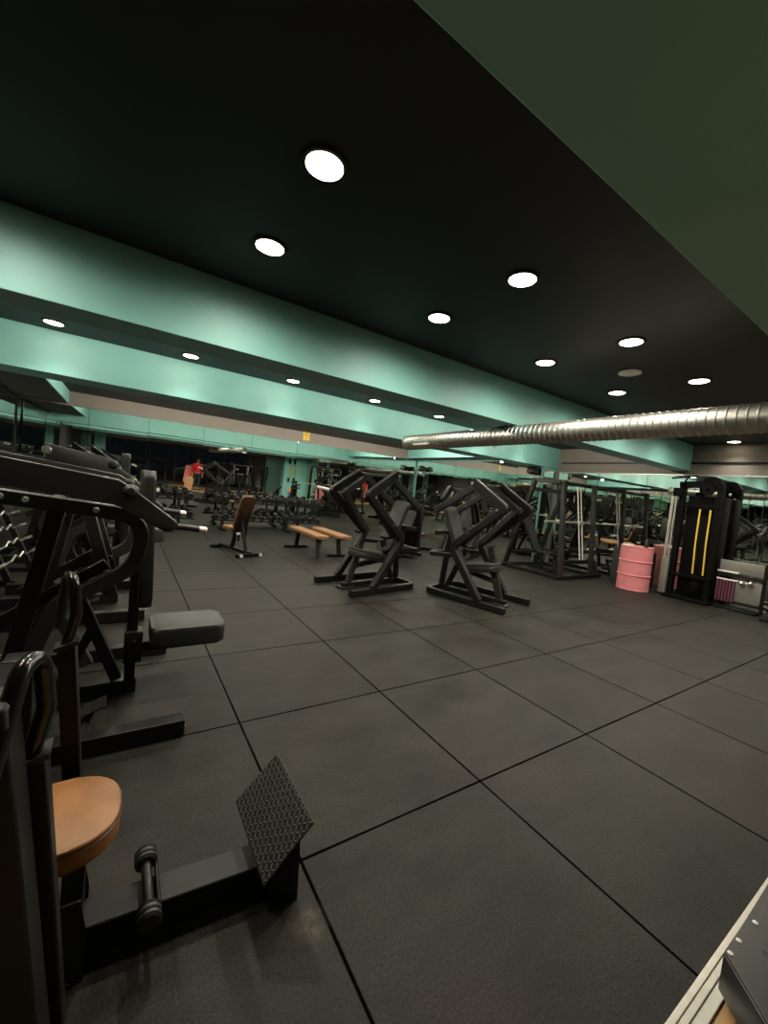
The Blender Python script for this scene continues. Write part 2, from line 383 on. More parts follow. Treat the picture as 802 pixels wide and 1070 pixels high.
bays = [('in the nearest ceiling bay', [(1.92, 'near row'), (2.78, 'far row')], [-.74, .72, 2.18, 3.655, 5.12, 6.58, 8.04, 9.2]),
        ('between the two teal beams', [(5.2, 'near row'), (6.06, 'far row')], [-.76, .66, 2.08, 3.55, 5.0, 6.5, 7.9]),
        ('added unseen before the dumbbell wall', [(8.6, 'near row'), (9.4, 'middle row'), (10.25, 'far row')], [.2, 1.7, 3.2, 4.7, 6.2, 7.7]),  # unseen rows, added to light the back wall band
        ('added over the wooden floor', [(-2.6, 'single row')], [-.7, 1.5, 3.7, 5.9, 8.1])]  # unseen row, added for light bounced off the wood
for where, rows, cols in bays:
    for y, rn in rows:
        for i, x in enumerate(cols):
            if y == 2.78 and x == 9.2: x = 9.22
            downlight(x, y, 'round recessed downlight %s, %s, %s from left' % (where, rn, ORD[i]), 'recessed downlights', NARROW if y == 6.06 or x > 9 else OMNI if y == 5.2 else OMNI_FAR if y > 7 else LOW if y < 0 else DIM if y == 1.92 and x < 1 else WIDE)

# ceiling grille, sign, wall speakers
o = MB().lathe([(.11, 0), (.11, -.012), (.10, -.016), (.08, -.012), (.078, -.016), (.06, -.012), (.058, -.016), (.04, -.012), (.038, -.016), (.001, -.014)], n=28).build('ceiling_speaker', 'vent', None, loc=(4.45, 2.31, HC))
props(o, 'small round pale grille set in the black ceiling among the downlights', 'speaker')
t = thing('warning_sign', 'small yellow warning sign on the grey wall band above the mirrors', 'sign', (4.62, YB+.064, 2.76))
MB().box((0, -.004, .15), (.2, .008, .30), None, .002).build('sign_plate', 'sign', t, False)
mk = MB()
mk.ring_loft([[Vector((math.cos(2*PI*k/24)*r, y, .16+math.sin(2*PI*k/24)*r)) for k in range(24)] for r, y in ((.072, -.0085), (.072, -.0105), (.055, -.0105), (.055, -.0085))], False, True)
mk.box((0, -.0095, .175), (.02, .003, .05)); mk.box((0, -.0095, .135), (.022, .003, .018)); mk.box((0, -.0095, .045), (.13, .003, .018))
mk.build('pictogram', 'signink', t, False)
for i, (x, y, lab) in enumerate(((8.75, 6.62, 'small black wall speaker under the end of the far teal beam'), (8.75, 11.2, 'small black wall speaker high in the far corner'))):
    s = thing('wall_speaker', lab, 'speaker', (x, y, 2.36), 0, 'small wall speakers')
    MB().box((-.02, 0, 0), (.16, .26, .16), Matrix.Rotation(.3, 3, 'Y'), .01).build('cabinet', 'black', s)
    MB().box((.085, 0, .0), (.06, .05, .05), None, .004).build('bracket', 'black', s)

# ------------------------------------------------------------------ spiral duct
t = thing('ventilation_duct', 'long round silver spiral ventilation duct hung under the beams', 'duct', (4.2, 0, 2.36))
d = MB(); R0 = .118; prof = []; y = 5.86
rings = []
yy = 5.86
def rib(y, r): rings.append([Vector((r*math.cos(2*PI*k/40), y, r*math.sin(2*PI*k/40))) for k in range(40)])
while yy > -2.2:
    p = .068
    rib(yy, R0); rib(yy-p*.72, R0); rib(yy-p*.80, R0+.0065); rib(yy-p*.92, R0+.0065)
    yy -= p
d.ring_loft(rings, True).build('duct_pipe', 'steel', t)
MB().lathe([(.119, 0), (.126, .0), (.126, .05), (.119, .05)], (0, 5.83, 0), (0, 1, 0), 40, False).build('end_collar', 'steel', t)
e = MB().box((-.118*math.cos(.35), 5.35, -.118*math.sin(.35)-.012), (.006, .42, .03), Matrix.Rotation(-.35, 3, 'Y'), .002).build('duct_label', 'white', t, False)
for hy in (3.85, .45):
    h = MB(); h.cyl((0, hy, .115), (0, hy, .128), .02); h.lathe([(.121, -.014), (.129, -.014), (.129, .014), (.121, .014)], (0, hy, 0), (0, 1, 0), 40, False)
    h.cyl((0, hy, -.12), (0, hy, -.15), .008); h.build('hanger_clamp', 'chrome', t)

# ------------------------------------------------------------------ pad helper
def dpoly(x0, x1, w, r, n=8):
    """tongue outline: square at x0, rounded corners of radius r at x1"""
    P = [(x0, -w/2)]
    for k in range(n+1):
        a = -PI/2+PI/2*k/n; P.append((x1-r+r*math.cos(a), -w/2+r+r*math.sin(a)))
    for k in range(n+1):
        a = PI/2*k/n; P.append((x1-r+r*math.cos(a), w/2-r+r*math.sin(a)))
    P.append((x0, w/2)); return P
def rrect(x0, x1, w, r, n=5):
    P = []
    for cx, cy, a0 in ((x1-r, -w/2+r, -PI/2), (x1-r, w/2-r, 0), (x0+r, w/2-r, PI/2), (x0+r, -w/2+r, PI)):
        for k in range(n+1):
            a = a0+PI/2*k/n; P.append((cx+r*math.cos(a), cy+r*math.sin(a)))
    return P
def padbox(poly, th, bev, mtx): return MB().slab(poly, -th, 0, bev, mtx)
def frame_mtx(o, xdir, zdir):
    x = Vector(xdir).normalized(); z = Vector(zdir).normalized(); y = z.cross(x).normalized(); z = x.cross(y)
    m = Matrix((x, y, z)).transposed().to_4x4(); return Matrix.Translation(o) @ m
def bolt(m, c, axis, r=.014, h=.012): 
    m.lathe([(r, 0), (r, h*.5), (r*.75, h), (.0005, h)], c, axis, 12)

# ------------------------------------------------------------------ nearest machine: tan seat and tread plate
t = thing('seated_row_machine', 'black seated row machine with tan leather seat and tread-plate footrest, nearest the camera', 'gym machine', (0, 1.36, 0))
sd = MB().slab(dpoly(-.36, .045, .285, .115), -.064, -.015, .006); 
o = sd.build('seat', 'tan', t, loc=(0, -.035, .508))
MB().slab(dpoly(-.36, .045, .285, .115), -.015, 0, .007).build('seat_top', 'tan', o)
pp = MB(); Pp = dpoly(-.36, .047, .287, .116)
pp.tube([(x, y, -.015) for x, y in Pp], .0018, 6).build('piping', 'brown', o)
b = MB(); b.bar((-.62, .07, .07), (.53, -.015, .07), .105, .10); b.build('floor_beam', 'black', t)
b = MB(); b.bar((-.055, .03, .10), (-.055, .03, .445), .05, .045); b.prism([(-.09, .02), (-.02, .0), (-.02, .16), (-.035, .25), (-.09, .25)], -.065, -.058); b.prism([(-.09, .02), (-.02, .0), (-.02, .16), (-.035, .25), (-.09, .25)], .075, .082)
b.build('seat_post', 'grey_metal', t)
b = MB()
b.cyl((.135, -.10, .155), (.135, .10, .155), .016); b.bar((.165, -.12, .135), (.165, .12, .135), .012, .03)
b.build('roller_axle', 'gloss', t)
for s in (-1, 1):
    MB().lathe([(.0005, -.025), (.026, -.025), (.034, -.018), (.034, -.01), (.029, -.006), (.034, 0), (.034, .01), (.029, .014), (.034, .02), (.026, .026), (.0005, .026)], (.135, .105*s, .155), (0, 1, 0), 18).build('roller', 'rubber', t)
# foot rest
b = MB(); b.prism([(.50, 0), (.605, 0), (.595, .25), (.535, .20), (.495, .15)], -.13, .15, .004); b.build('footrest_block', 'black', t)
up = Vector((.155, 0, .155)).normalized(); nrm = Vector((-1, 0, 1)).normalized(); base = Vector((.448, -.005, .188))
mt = frame_mtx(base, up, nrm)
fp = MB().box((.108, 0, -.003), (.222, .39, .006), None, .001, 1)
o = fp.build('tread_plate', 'plate', t, False); o.matrix_local = mt
lug = MB()
for i in range(13):
    for j in range(23):
        x = .010+i*.0168; y = -.185+j*.0168
        a = PI/4 if (i+j) % 2 else -PI/4
        lug.box((x, y, .0010), (.0145, .0036, .0022), Matrix.Rotation(a, 3, 'Z'))
lug.build('tread_lugs', 'tread', o, False)
# levers and handles
for s, y, xb in ((-1, -.36, -.065), (1, .24, -.06)):
    b = MB(); b.bar((-.122, y, .885), (xb, y, .24 if s < 0 else .02), .05, .05)
    b.build('lever_post', 'black', t)
    b = MB(); b.prism([(-.155, .872), (-.092, .892), (-.092, .905), (-.155, .885)], y-.028, y+.028); b.build('lever_cap', 'grey_metal', t, False)
    tb = MB(); tb.tube([(-.125, y, .885), (-.104, y, .99), (-.116, y, 1.10), (-.135, y+.07*s, 1.10), (-.155, y+.17*s, .97), (-.165, y+.24*s, .90)], .0165, 12, .035)
    tb.build('handle', 'gloss', t)
b = MB(); b.bar((-.095, -.455, .0), (-.205, -.455, 1.06), .13, .10, (0, 1, 0), .006); b.box((-.245, .30, .42), (.08, .08, .84), None, .006)
b.bar((-.29, -.42, .9), (-.27, .30, .8), .08, .06); b.bar((-.245, -.47, .05), (-.245, .34, .05), .1, .1); b.build('rear_frame', 'black', t)

# ------------------------------------------------------------------ shoulder press machine at left
def press_machine(label, loc, seat_x=(.20, .64), seat_z=.47, grp=None, arm_x=-.95):
    t = thing('shoulder_press_machine', label, 'gym machine', loc, 0, grp)
    b = MB()
    for y, x1 in ((-.56, .36), (.60, .36)): b.bar((-.85, y, .05), (x1, y, .05), .085, .095)
    b.bar((-.60, -.56, .05), (-.60, .60, .05), .08, .08); b.bar((-.85, .02, .06), (.14, .02, .06), .08, .09)
    b.build('base_frame', 'black', t)
    for y in (-.56, .60):
        e = MB().box((.362, y, .05), (.004, .07, .075)).build('end_cap', 'rubber', t)
        for dy in (-.015, .015):
            q = MB(); bolt(q, (.363, y+dy, .05), (1, 0, 0), .008, .006); q.build('end_bolt', 'chrome', e)
    for s in (-1, 1):
        y = .47*s
        poly = ([(-.95, 1.525)] if arm_x < -.5 else [])+[(-.45, 1.462), (-.02, 1.405), (.03, 1.372), (.262, 1.196), (.268, 1.172), (.235, 1.142), (.20, 1.142), (0, 1.262), (-.06, 1.29), (-.45, 1.335)]+([(-.95, 1.40)] if arm_x < -.5 else [])
        a = MB().prism(poly, y-.045, y+.045, .006).build('lever_arm', 'grey_metal', t)
        if arm_x > -.5:
            q = MB(); q.lathe([(.0005, -.055), (.036, -.055), (.036, .05), (.025, .06), (.0005, .06)], (-.44, y, 1.41), (0, -1, 0), 18); q.build('arm_bearing', 'chrome', a)
        h = MB().tube([(.235, y, 1.17), (.30, y, 1.165), (.385, y, 1.155)], .0175, 12).build('handle_grip', 'rubber', a)
        MB().lathe([(.0005, -.006), (.0185, -.006), (.0185, .03), (.012, .036), (.0005, .036)], (.385, y, 1.155), (.99, 0, -.1), 14).build('grip_end', 'white', h)
        k = MB(); k.lathe([(.0005, -.02), (.034, -.02), (.036, -.004), (.03, .02), (.018, .03), (.0005, .03)], (.035, y-.052*1, 1.35), (0, -1, 0), 18); k.build('pivot_knob', 'rubber', a)
        y2 = .37*s
        st = MB().sweep([(-.95, y2, 1.33), (.125, y2, 1.205), (.075, y2, .915), (-.25, y2, .735), (-.335, y2, .50), (-.14, y2, .08)], .072, .06, (0, 1, 0), [.0, .155, .17, .07, .12, 0])
        st.build('curved_frame', 'grey_metal', t)
        for x, z in ((-.48, 1.277), (-.39, 1.267), (-.11, 1.232)):
            bo = MB(); bolt(bo, (x, y2-.03, z), (0, -1, 0), .016, .014); bo.build('bolt', 'chrome', t)
        b = MB(); b.bar((-.27, .31*s, 1.25), (-.50, .31*s, .05), .06, .075, (1, 0, 0)); b.build('rear_strut', 'black', t)
        b = MB(); b.bar((-.15, .22*s, 1.20), (-.02, .22*s, .72), .04, .06, (1, 0, 0)); bolt(b, (-.05, .22*s-.02, .86), (0, -1, 0), .02, .018); b.build('side_strut', 'grey_metal', t)
        hn = MB(); hn.cyl((-.80, .40*s, 1.1), (-.80, .66*s, 1.1), .025); hn.cyl((-.80, .39*s, 1.1), (-.80, .415*s, 1.1), .045); hn.bar((-.80, .38*s, 1.08), (-.80, .38*s, 1.34), .05, .05, (1, 0, 0)); hn.build('weight_horn', 'chrome', t)
        b = MB(); b.bar((-.5, .30*s, .62), (-.05, .30*s, .93), .04, .06); b.build('side_brace', 'black', t)
    b = MB(); b.bar((-.22, 0, .76), (.03, 0, .12), .06, .06, (1, 0, 0)); b.bar((-.26, 0, .1), (-.10, 0, .48), .05, .05, (1, 0, 0)); b.bar((-.2, -.37, .74), (-.2, .37, .74), .06, .06); b.build('brace', 'black', t)
    b = MB(); b.bar((-.3, -.34, 1.24), (-.3, .34, 1.24), .06, .06); b.bar((-.35, 0, 1.22), (.06, 0, 1.15), .06, .06)
    b.build('upper_brace', 'black', t)
    b = MB(); b.bar((.10, 0, .03), (.10, 0, 1.30), .06, .045); b.bar((.10, 0, seat_z-.15), (seat_x[1]-.15, 0, seat_z-.15), .06, .06); b.box((.11, 0, seat_z-.14), (.10, .12, .20), None, .006)
    bolt(b, (.11, -.062, seat_z-.10), (0, -1, 0), .012, .01); b.build('seat_post', 'black', t)
    MB().slab(rrect(seat_x[0], seat_x[1], .34, .05), seat_z-.125, seat_z, .022).build('seat', 'gpad', t)
    pd = MB().slab(rrect(0, .86, .29, .05), -.075, 0, .02); pd.build('backrest', 'pad', t).matrix_local = frame_mtx((.195, 0, .60), (-.03, 0, 1), (1, 0, .03))
    # foot pedal
    p = MB().box((0, 0, 0), (.10, .13, .006)); 
    for i in range(5):
        for j in range(6): p.box((-.038+i*.019, -.05+j*.02, .004), (.012, .003, .003), Matrix.Rotation(PI/4*(1 if (i+j) % 2 else -1), 3, 'Z'))
    o = p.build('foot_pedal', 'plate', t, False, (-.06, -.35, .14), (0, -.35, 0))
    b = MB(); b.bar((-.10, -.35, .06), (-.06, -.35, .14), .03, .03, (1, 0, 0)); b.bar((-.10, -.56, .06), (-.10, -.2, .06), .05, .04); b.build('pedal_bracket', 'black', t)
    return t
m2 = press_machine('black plate-loaded shoulder press with charcoal seat, just behind the tan-seated machine', (0, 2.96, 0))
m3 = press_machine('black plate-loaded press half hidden behind the front shoulder press', (-.12, 4.98, 0), (.24, .52), .76, None, -.45); m3.scale = (1, 1, 1.09)
# ------------------------------------------------------------------ central pair of plate-loaded machines
def lever_machine(label, loc, rz, horns=(-1, 1)):
    t = thing('plate_loaded_press', label, 'gym machine', loc, rz)
    W = .42
    b = MB(); b.sweep([(1.3, -W, .05), (0.02, -W, .05), (.02, W, .05), (1.3, W, .05)], .075, .085, (0, 0, 1), .12)
    b.bar((.02, 0, .05), (1.12, 0, .05), .07, .07); b.build('base_frame', 'black', t)
    b = MB(); b.sweep([(.42, -W, .64), (-.01, -W, .60), (-.01, W, .60), (.42, W, .64)], .06, .06, (0, 0, 1), .12); b.build('rear_brace', 'black', t)
    b = MB(); b.sweep([(1.03, 0, .03), (.80, 0, .80)], .10, .05); b.box((1.05, 0, .018), (.22, .16, .02), None, .003)
    b.bar((.95, 0, .32), (.45, 0, .38), .06, .06); b.build('front_post', 'grey_metal', t)
    for z, x in ((.72, .853), (.62, .882)):
        for y in (-.02, .02):
            bo = MB(); bolt(bo, (x-.01, y, z), (1, 0, .3), .008, .008); bo.build('bolt', 'chrome', t)
    b = MB(); b.bar((.12, 0, .05), (.40, 0, .72), .06, .07, (1, 0, 0)); b.bar((.30, 0, .5), (0, 0, 1.28), .05, .05, (1, 0, 0)); b.bar((.02, 0, .05), (.10, 0, .95), .07, .07, (1, 0, 0)); b.bar((.1, -W, .93), (.1, W, .93), .06, .06); b.build('rear_post', 'black', t)
    o = MB().slab(rrect(0, .52, .38, .06), -.13, -.045, .025).build('seat', 'pad', t); o.matrix_local = frame_mtx((.42, 0, .49), (1, 0, .22), (-.22, 0, 1))
    MB().slab(rrect(.004, .516, .372, .06), -.047, 0, .022).build('seat_top', 'gpad', o)
    MB().slab(rrect(0, .86, .30, .05), -.075, 0, .025).build('backrest', 'gpad', t).matrix_local = frame_mtx((.40, 0, .55), (-.42, 0, .95), (.95, 0, .42))
    for s in (-1, 1):
        y = W*s
        f = MB().sweep([(.90, y, .09), (.40, y, .77), (1.15, y, 1.40), (.64, y, 1.735)], .10, .09, (0, 1, 0), [0, .10, .035, 0])
        f.build('side_frame', 'black', t)
        y = .30*s
        l = MB().sweep([(.47, y, .80), (1.00, y, 1.385), (.60, y, 1.66), (-.04, y, 1.25)], .09, .075, (0, 1, 0), [0, .03, .03, 0]).build('lever_arm', 'grey_metal', t)
        h = MB(); h.tube([(.47, y, .80), (.60, y-.0, .775), (.72, y, .80)], .017, 10, .05); h.build('handle', 'gloss', l)
        y = W*s
        if s in horns:
            w = MB(); w.cyl((1.13, y+.04*s, 1.40), (1.22, y+.28*s, 1.43), .024); w.cyl((1.13, y+.035*s, 1.40), (1.135, y+.06*s, 1.403), .045); w.build('weight_horn', 'white', t)
        
        for x, z, r in ((.64, 1.70, .024), (1.05, 1.37, .018), (.66, 1.0, .012)):
            bo = MB(); bolt(bo, (x, y+.043*s, z), (0, s, 0), r, .016); bo.build('pivot_bolt', 'chrome', t)
        cb = MB(); cb.bar((.64, .30*s, 1.69), (.64, W*s, 1.71), .07, .07); cb.build('pivot_block', 'black', t)
    b = MB(); b.bar((.64, -.42, 1.70), (.64, .42, 1.70), .05, .05); b.build('pivot_shaft', 'grey_metal', t)
    return t
mA = lever_machine('black plate-loaded press with angular lever arms, seat facing left, in the middle of the floor', (3.84, 5.30, 0), math.radians(-169.5), (-1,))
mB = lever_machine('black plate-loaded press with angular lever arms, seat towards the camera, right of its twin', (4.36, 4.80, 0), math.radians(-74.5), ())

# ------------------------------------------------------------------ benches
def flat_bench(label, x, y0, y1, foot_y, leg_y):
    t = thing('flat_bench', label, 'bench', (x, (y0+y1)/2, 0), 0, 'flat benches with tan pads')
    L = y1-y0; c = (y0+y1)/2
    pd = MB().slab(rrect(-.14, .14, L, .05), .40, .46, .018); pd.build('pad', 'tanpad', t)
    b = MB(); b.bar((0, -L/2+.12, .385), (0, L/2-.12, .385), .07, .05); b.build('spine', 'black', t)
    b = MB(); b.bar((0, leg_y-c, .005), (0, leg_y-c+.08*(1 if leg_y < c else -1), .38), .07, .07, (1, 0, 0)); b.build('leg', 'grey_metal', t)
    b = MB(); b.bar((0, foot_y-c, .04), (0, foot_y-c+.1*(1 if foot_y < c else -1), .38), .07, .07, (1, 0, 0)); b.build('leg', 'black', t)
    b = MB(); b.bar((-.27, foot_y-c, .025), (.27, foot_y-c, .025), .06, .05); b.build('foot_bar', 'black', t)
    return t
flat_bench('flat bench with tan pad, left one of the pair beside the presses', 3.33, 7.15, 8.75, 8.55, 7.32)
flat_bench('flat bench with tan pad, right one of the pair, its T-shaped foot towards the camera', 3.86, 7.2, 8.7, 7.45, 8.5)
def incline(label, loc, rz):
    t = thing('incline_bench', label, 'bench', loc, rz)
    # local: x = lateral, y = away
    B = frame_mtx((0, .12, .46), (.0, -.42, 1), (0, 1, .42))
    o = MB().slab(rrect(0, .72, .28, .08), -.05, -.01, .012).build('backrest', 'brown', t); o.matrix_local = B
    MB().slab(rrect(.01, .71, .27, .08), -.012, .03, .015).build('backrest_pad', 'tanpad', o)
    MB().slab([(x, y) for y, x in rrect(.16, .52, .28, .06)], .43, .49, .018).build('seat', 'tanpad', t)
    b = MB(); b.bar((0, -.33, .06), (0, .75, .06), .07, .06); b.bar((0, .30, .06), (0, .22, .42), .06, .06, (1, 0, 0)); b.bar((0, -.2, .07), (0, .02, .62), .04, .05, (1, 0, 0)); b.bar((0, .05, .42), (0, .5, .42), .05, .04)
    for s in (-1, 1): b.bar((.07*s, -.02, .25), (.07*s, -.06, .85), .02, .04, (1, 0, 0))
    b.build('frame', 'black', t)
    b = MB(); b.bar((-.28, -.33, .035), (.28, -.33, .035), .06, .06); b.build('foot_bar', 'black', t)
    b = MB(); b.bar((-.2, .75, .03), (.2, .75, .03), .06, .06); b.build('rear_foot_bar', 'black', t)
    for s in (-1, 1):
        MB().lathe([(.0005, 0), (.03, 0), (.03, .03), (.0005, .03)], (.20*s, -.37, .035), (0, -1, 0), 14).build('wheel', 'white', t)
    b = MB(); b.cyl((-.16, -.1, .40), (-.10, -.1, .40), .025); b.build('pull_pin', 'white', t)
    return t
incline('adjustable incline bench with brown back board and tan pad, standing before the dumbbell racks', (1.93, 7.78, 0), .30)

# ------------------------------------------------------------------ dumbbell racks and dumbbells
DB = None
def dumbbell(x, y, z, r, label, grp, tilt):
    global DB
    if DB is None:
        m = MB(); m.cyl((0, -.08, 0), (0, .08, 0), .016, 12)
        for s in (-1, 1): m.lathe([(.0005, 0), (.06, 0), (.078, .012), (.08, .03), (.08, .08), (.074, .095), (.05, .10), (.045, .097), (.0005, .097)], (0, .065*s, 0), (0, s, 0), 20)
        DB = m.build('dumbbell', 'rubber', None)
        for s in (-1, 1):
            pass
        o = DB
    else: o = DB.copy(); COL.objects.link(o)
    o.location = (x, y, z); o.scale = (r/.08, 1, r/.08); o.rotation_euler = (tilt, 0, 0)
    return props(o, label, 'dumbbell', grp)
def rack(x0, x1, yb, label, tag_, ups):
    t = thing('dumbbell_rack', label, 'rack', ((x0+x1)/2, yb, 0), 0, 'dumbbell racks')
    c = (x0+x1)/2; tl = math.radians(14)
    for z in (.30, .78):
        b = MB()
        for dy in (-.11, .11): b.bar((x0-c, dy, z+dy*math.tan(tl)), (x1-c, dy, z+dy*math.tan(tl)), .05, .035)
        b.build('shelf', 'black', t)
    for u in ups:
        b = MB(); b.bar((u-c, .0, .04), (u-c, .19, .83), .06, .09, (0, 1, 0)); b.build('upright', 'black', t)
        b = MB(); b.bar((u-c, -.30, .03), (u-c, .28, .03), .08, .06); b.build('foot', 'black', t)
    n = int((x1-x0-.1)/.215)
    for zi, z in enumerate((.30, .78)):
        for i in range(n):
            r = .072+.016*math.sin(i*.9+zi*2)*.5+.01*(i/n)
            x = x0+.12+i*(x1-x0-.24)/(n-1)
            dumbbell(x, yb, z+.018+r+.004, r, 'black dumbbell on the %s tier of the %s, %s from left' % (('lower', 'upper')[zi], tag_, ORD[i]), 'black dumbbells', tl)
rack(1.95, 5.0, 11.15, 'long black two-tier dumbbell rack before the mirror, behind the benches', 'long rack', (2.25, 4.0, 4.35))
rack(-.9, 1.55, 11.15, 'black two-tier dumbbell rack at the left of the mirror wall', 'left rack', (-.6, 1.2))

# ------------------------------------------------------------------ smith machine
t = thing('smith_machine', 'black smith machine frame with white guide rods, left of the pink drum', 'gym machine', (8.3, 5.5, 0))
def L_(x, y, z): return (x-8.3, y-5.5, z)
b = MB()
b.bar(L_(7.5, 4.86, .04), L_(9.22, 4.86, .04), .08, .07); b.bar(L_(7.62, 4.86, .04), L_(7.62, 6.25, .04), .08, .07); b.bar(L_(9.05, 4.86, .04), L_(9.05, 6.25, .04), .08, .07); b.bar(L_(7.5, 6.25, .05), L_(9.1, 6.25, .05), .08, .07)
b.bar(L_(7.65, 5.0, .34), L_(9.15, 5.0, .34), .09, .08); b.bar(L_(7.65, 4.9, .05), L_(7.65, 5.0, .34), .08, .08, (1, 0, 0)); b.bar(L_(9.15, 4.88, .05), L_(9.15, 5.0, .34), .06, .06, (1, 0, 0))
b.bar(L_(7.62, 6.2, .35), L_(9.0, 6.2, .35), .06, .06)
b.build('base_frame', 'black', t)
for x in (7.66, 8.80):
    b = MB(); b.bar(L_(x, 4.84, .05), L_(x, 5.0, 2.02), .08, .09, (1, 0, 0)); b.build('front_upright', 'grey_metal', t)
    b = MB(); b.bar(L_(x, 6.28, .05), L_(x, 5.70, 2.04), .08, .08, (1, 0, 0)); b.build('rear_upright', 'black', t)
    b = MB(); b.bar(L_(x, 4.95, 2.03), L_(x, 5.75, 2.06), .09, .08); b.build('top_rail', 'grey_metal', t)
for x in (7.80, 8.55):
    for dx in (0, .12):
        b = MB(); b.cyl(L_(x+dx, 4.98, .36), L_(x+dx, 5.25, 2.04), .013, 12); b.build('guide_rod', 'white' if x > 8 else 'black', t)
b = MB(); b.bar(L_(7.6, 5.1, 2.02), L_(8.86, 5.1, 2.02), .09, .07); b.bar(L_(7.6, 5.7, 2.05), L_(8.86, 5.7, 2.05), .06, .06); b.bar(L_(7.6, 5.75, 1.85), L_(8.86, 5.75, 1.85), .07, .08); b.build('cross_member', 'grey_metal', t)
b = MB(); b.cyl(L_(7.35, 5.12, 1.18), L_(9.32, 5.12, 1.21), .016, 14); b.cyl(L_(8.95, 5.12, 1.20), L_(9.32, 5.12, 1.21), .025, 14); b.cyl(L_(7.35, 5.12, 1.18), L_(7.6, 5.12, 1.185), .025, 14)
for x in (7.80, 8.60): b.box(L_(x+.045, 5.12, 1.19), (.16, .07, .09), None, .006)
b.build('barbell', 'alu', t)
for x, zz in ((8.98, .62), (8.98, .95), (8.98, 1.75)):
    b = MB(); b.cyl(L_(8.84, 5.0, zz), L_(9.12, 5.0, zz), .022, 14); b.build('plate_peg', 'white', t)
for x in (7.75, 8.9):
    b = MB(); b.bar(L_(x, 5.0, .55), L_(x, 5.45, .55), .05, .07); b.build('safety_arm', 'black', t)
# bench and plates inside it
t = thing('adjustable_bench', 'black incline bench with grey backrest standing inside the smith machine', 'bench', (8.2, 5.72, 0), .1)
MB().slab(rrect(0, .8, .28, .05), -.06, 0, .02).build('backrest', 'pad', t).matrix_local = frame_mtx((.0, .1, .47), (-.12, .35, .95), (0, -1, .35))
MB().slab([(x, y) for y, x in rrect(-.32, .06, .3, .05)], .42, .48, .02).build('seat', 'gpad', t)
b = MB(); b.bar((0, -.28, .06), (0, .3, .06), .06, .06); b.bar((0, -.05, .06), (0, .02, .43), .06, .06, (1, 0, 0)); b.bar((-.2, -.28, .03), (.2, -.28, .03), .05, .05); b.build('frame', 'black', t)
# black kick board leaning on the mirror
t = props(MB().prism([(0, 0), (.03, 0), (.03, .74), (0, .74)], -.42, .42, .004).build('black_board', 'dwall', None, False, (9.36, 4.95-.30, .0)), 'flat black board standing against the mirror behind the smith machine', 'board')
t.location = (9.395, 4.30, 0)

# ------------------------------------------------------------------ pink drum
t = thing('steel_drum', 'pink steel drum standing between the smith machine and the cable tower', 'drum', (8.74, 3.93, 0))
prof = [(.0005, .004), (.27, .004), (.285, .0), (.290, .006), (.290, .018), (.283, .026)]
z = .026
def ribs(z0, z1, n):
    out = []
    for i in range(n):
        a = z0+(z1-z0)*i/n; h = (z1-z0)/n
        out += [(.283, a+h*.1), (.287, a+h*.5), (.283, a+h*.9)]
    return out
prof += ribs(.03, .28, 5)+[(.283, .285), (.298, .295), (.298, .310), (.283, .32)]+ribs(.325, .56, 5)+[(.283, .565), (.298, .575), (.298, .59), (.283, .60)]+ribs(.605, .84, 5)+[(.283, .85), (.290, .858), (.290, .872), (.282, .876), (.276, .868), (.0005, .862)]
MB().lathe(prof, n=40).build('shell', 'pink', t)
MB().lathe([(.0005, .86), (.03, .86), (.03, .874), (.0005, .874)], (.12, .08, 0), n=14).build('bung_cap', 'chrome', t)
o = MB().slab(rrect(-.11, .11, .16, .03), 0, .035, .012).build('folded_towel', 'white', None, True, (8.62, 4.04, .866)); props(o, 'small folded white cloth lying on top of the pink drum', 'towel')
o = MB().lathe([(.0005, 0), (.033, 0), (.035, .01), (.035, .14), (.02, .17), (.014, .175), (.014, .195), (.0005, .196)], n=16).build('drink_bottle', 'rubber', None, True, (8.82, 3.80, .866)); props(o, 'dark drink bottle standing on top of the pink drum', 'bottle')

# ------------------------------------------------------------------ cable tower
t = thing('cable_tower', 'tall black cable tower with yellow bands, right of the pink drum', 'gym machine', (9.12, 3.05, 0))
def Q(x, y, z): return (x-9.12, y-3.05, z)
b = MB(); b.box((0, .02, .03), (.6, .74, .06), None, .008); b.build('base', 'ink', t)
for y in (3.36, 2.78):
    b = MB(); b.bar(Q(8.98, y, .05), Q(8.98, y, 2.18), .09, .10, (1, 0, 0)); b.build('upright', 'ink', t)
b = MB(); b.sweep([Q(8.98, 3.05, 2.12), Q(8.98, 3.0, 2.27), Q(8.98, 2.86, 2.27), Q(8.98, 2.78, 2.10)], .12, .12, (1, 0, 0), .08); b.bar(Q(8.98, 3.42, 2.16), Q(8.98, 2.9, 2.2), .10, .12); b.build('hood', 'ink', t)
b = MB(); b.box(Q(9.18, 3.0, 1.02), (.30, .56, 1.9), None, .01); b.build('weight_shroud', 'ink', t)
b = MB(); b.box(Q(8.93, 3.47, .40), (.10, .12, .70), None, .005); b.build('side_cover', 'panel', t)
for i, y in enumerate((3.50, 3.44)):
    b = MB(); b.cyl(Q(8.92, y, .6), Q(8.92, y, 2.0), (.026, .015)[i], 14); b.build('guide_rod', 'alu', t)
for y in (3.02, 2.86):
    b = MB(); b.tube([Q(8.93, y+.02, 1.72), Q(8.90, y+.01, 1.1), Q(8.93, y, .52)], .014, 10); b.build('resistance_band', 'yellow', t)
b = MB(); b.lathe([(.03, -.02), (.10, -.02), (.09, 0), (.10, .02), (.03, .02)], Q(8.90, 2.95, 2.08), (1, 0, 0), 24, False); b.build('pulley', 'ink', t)
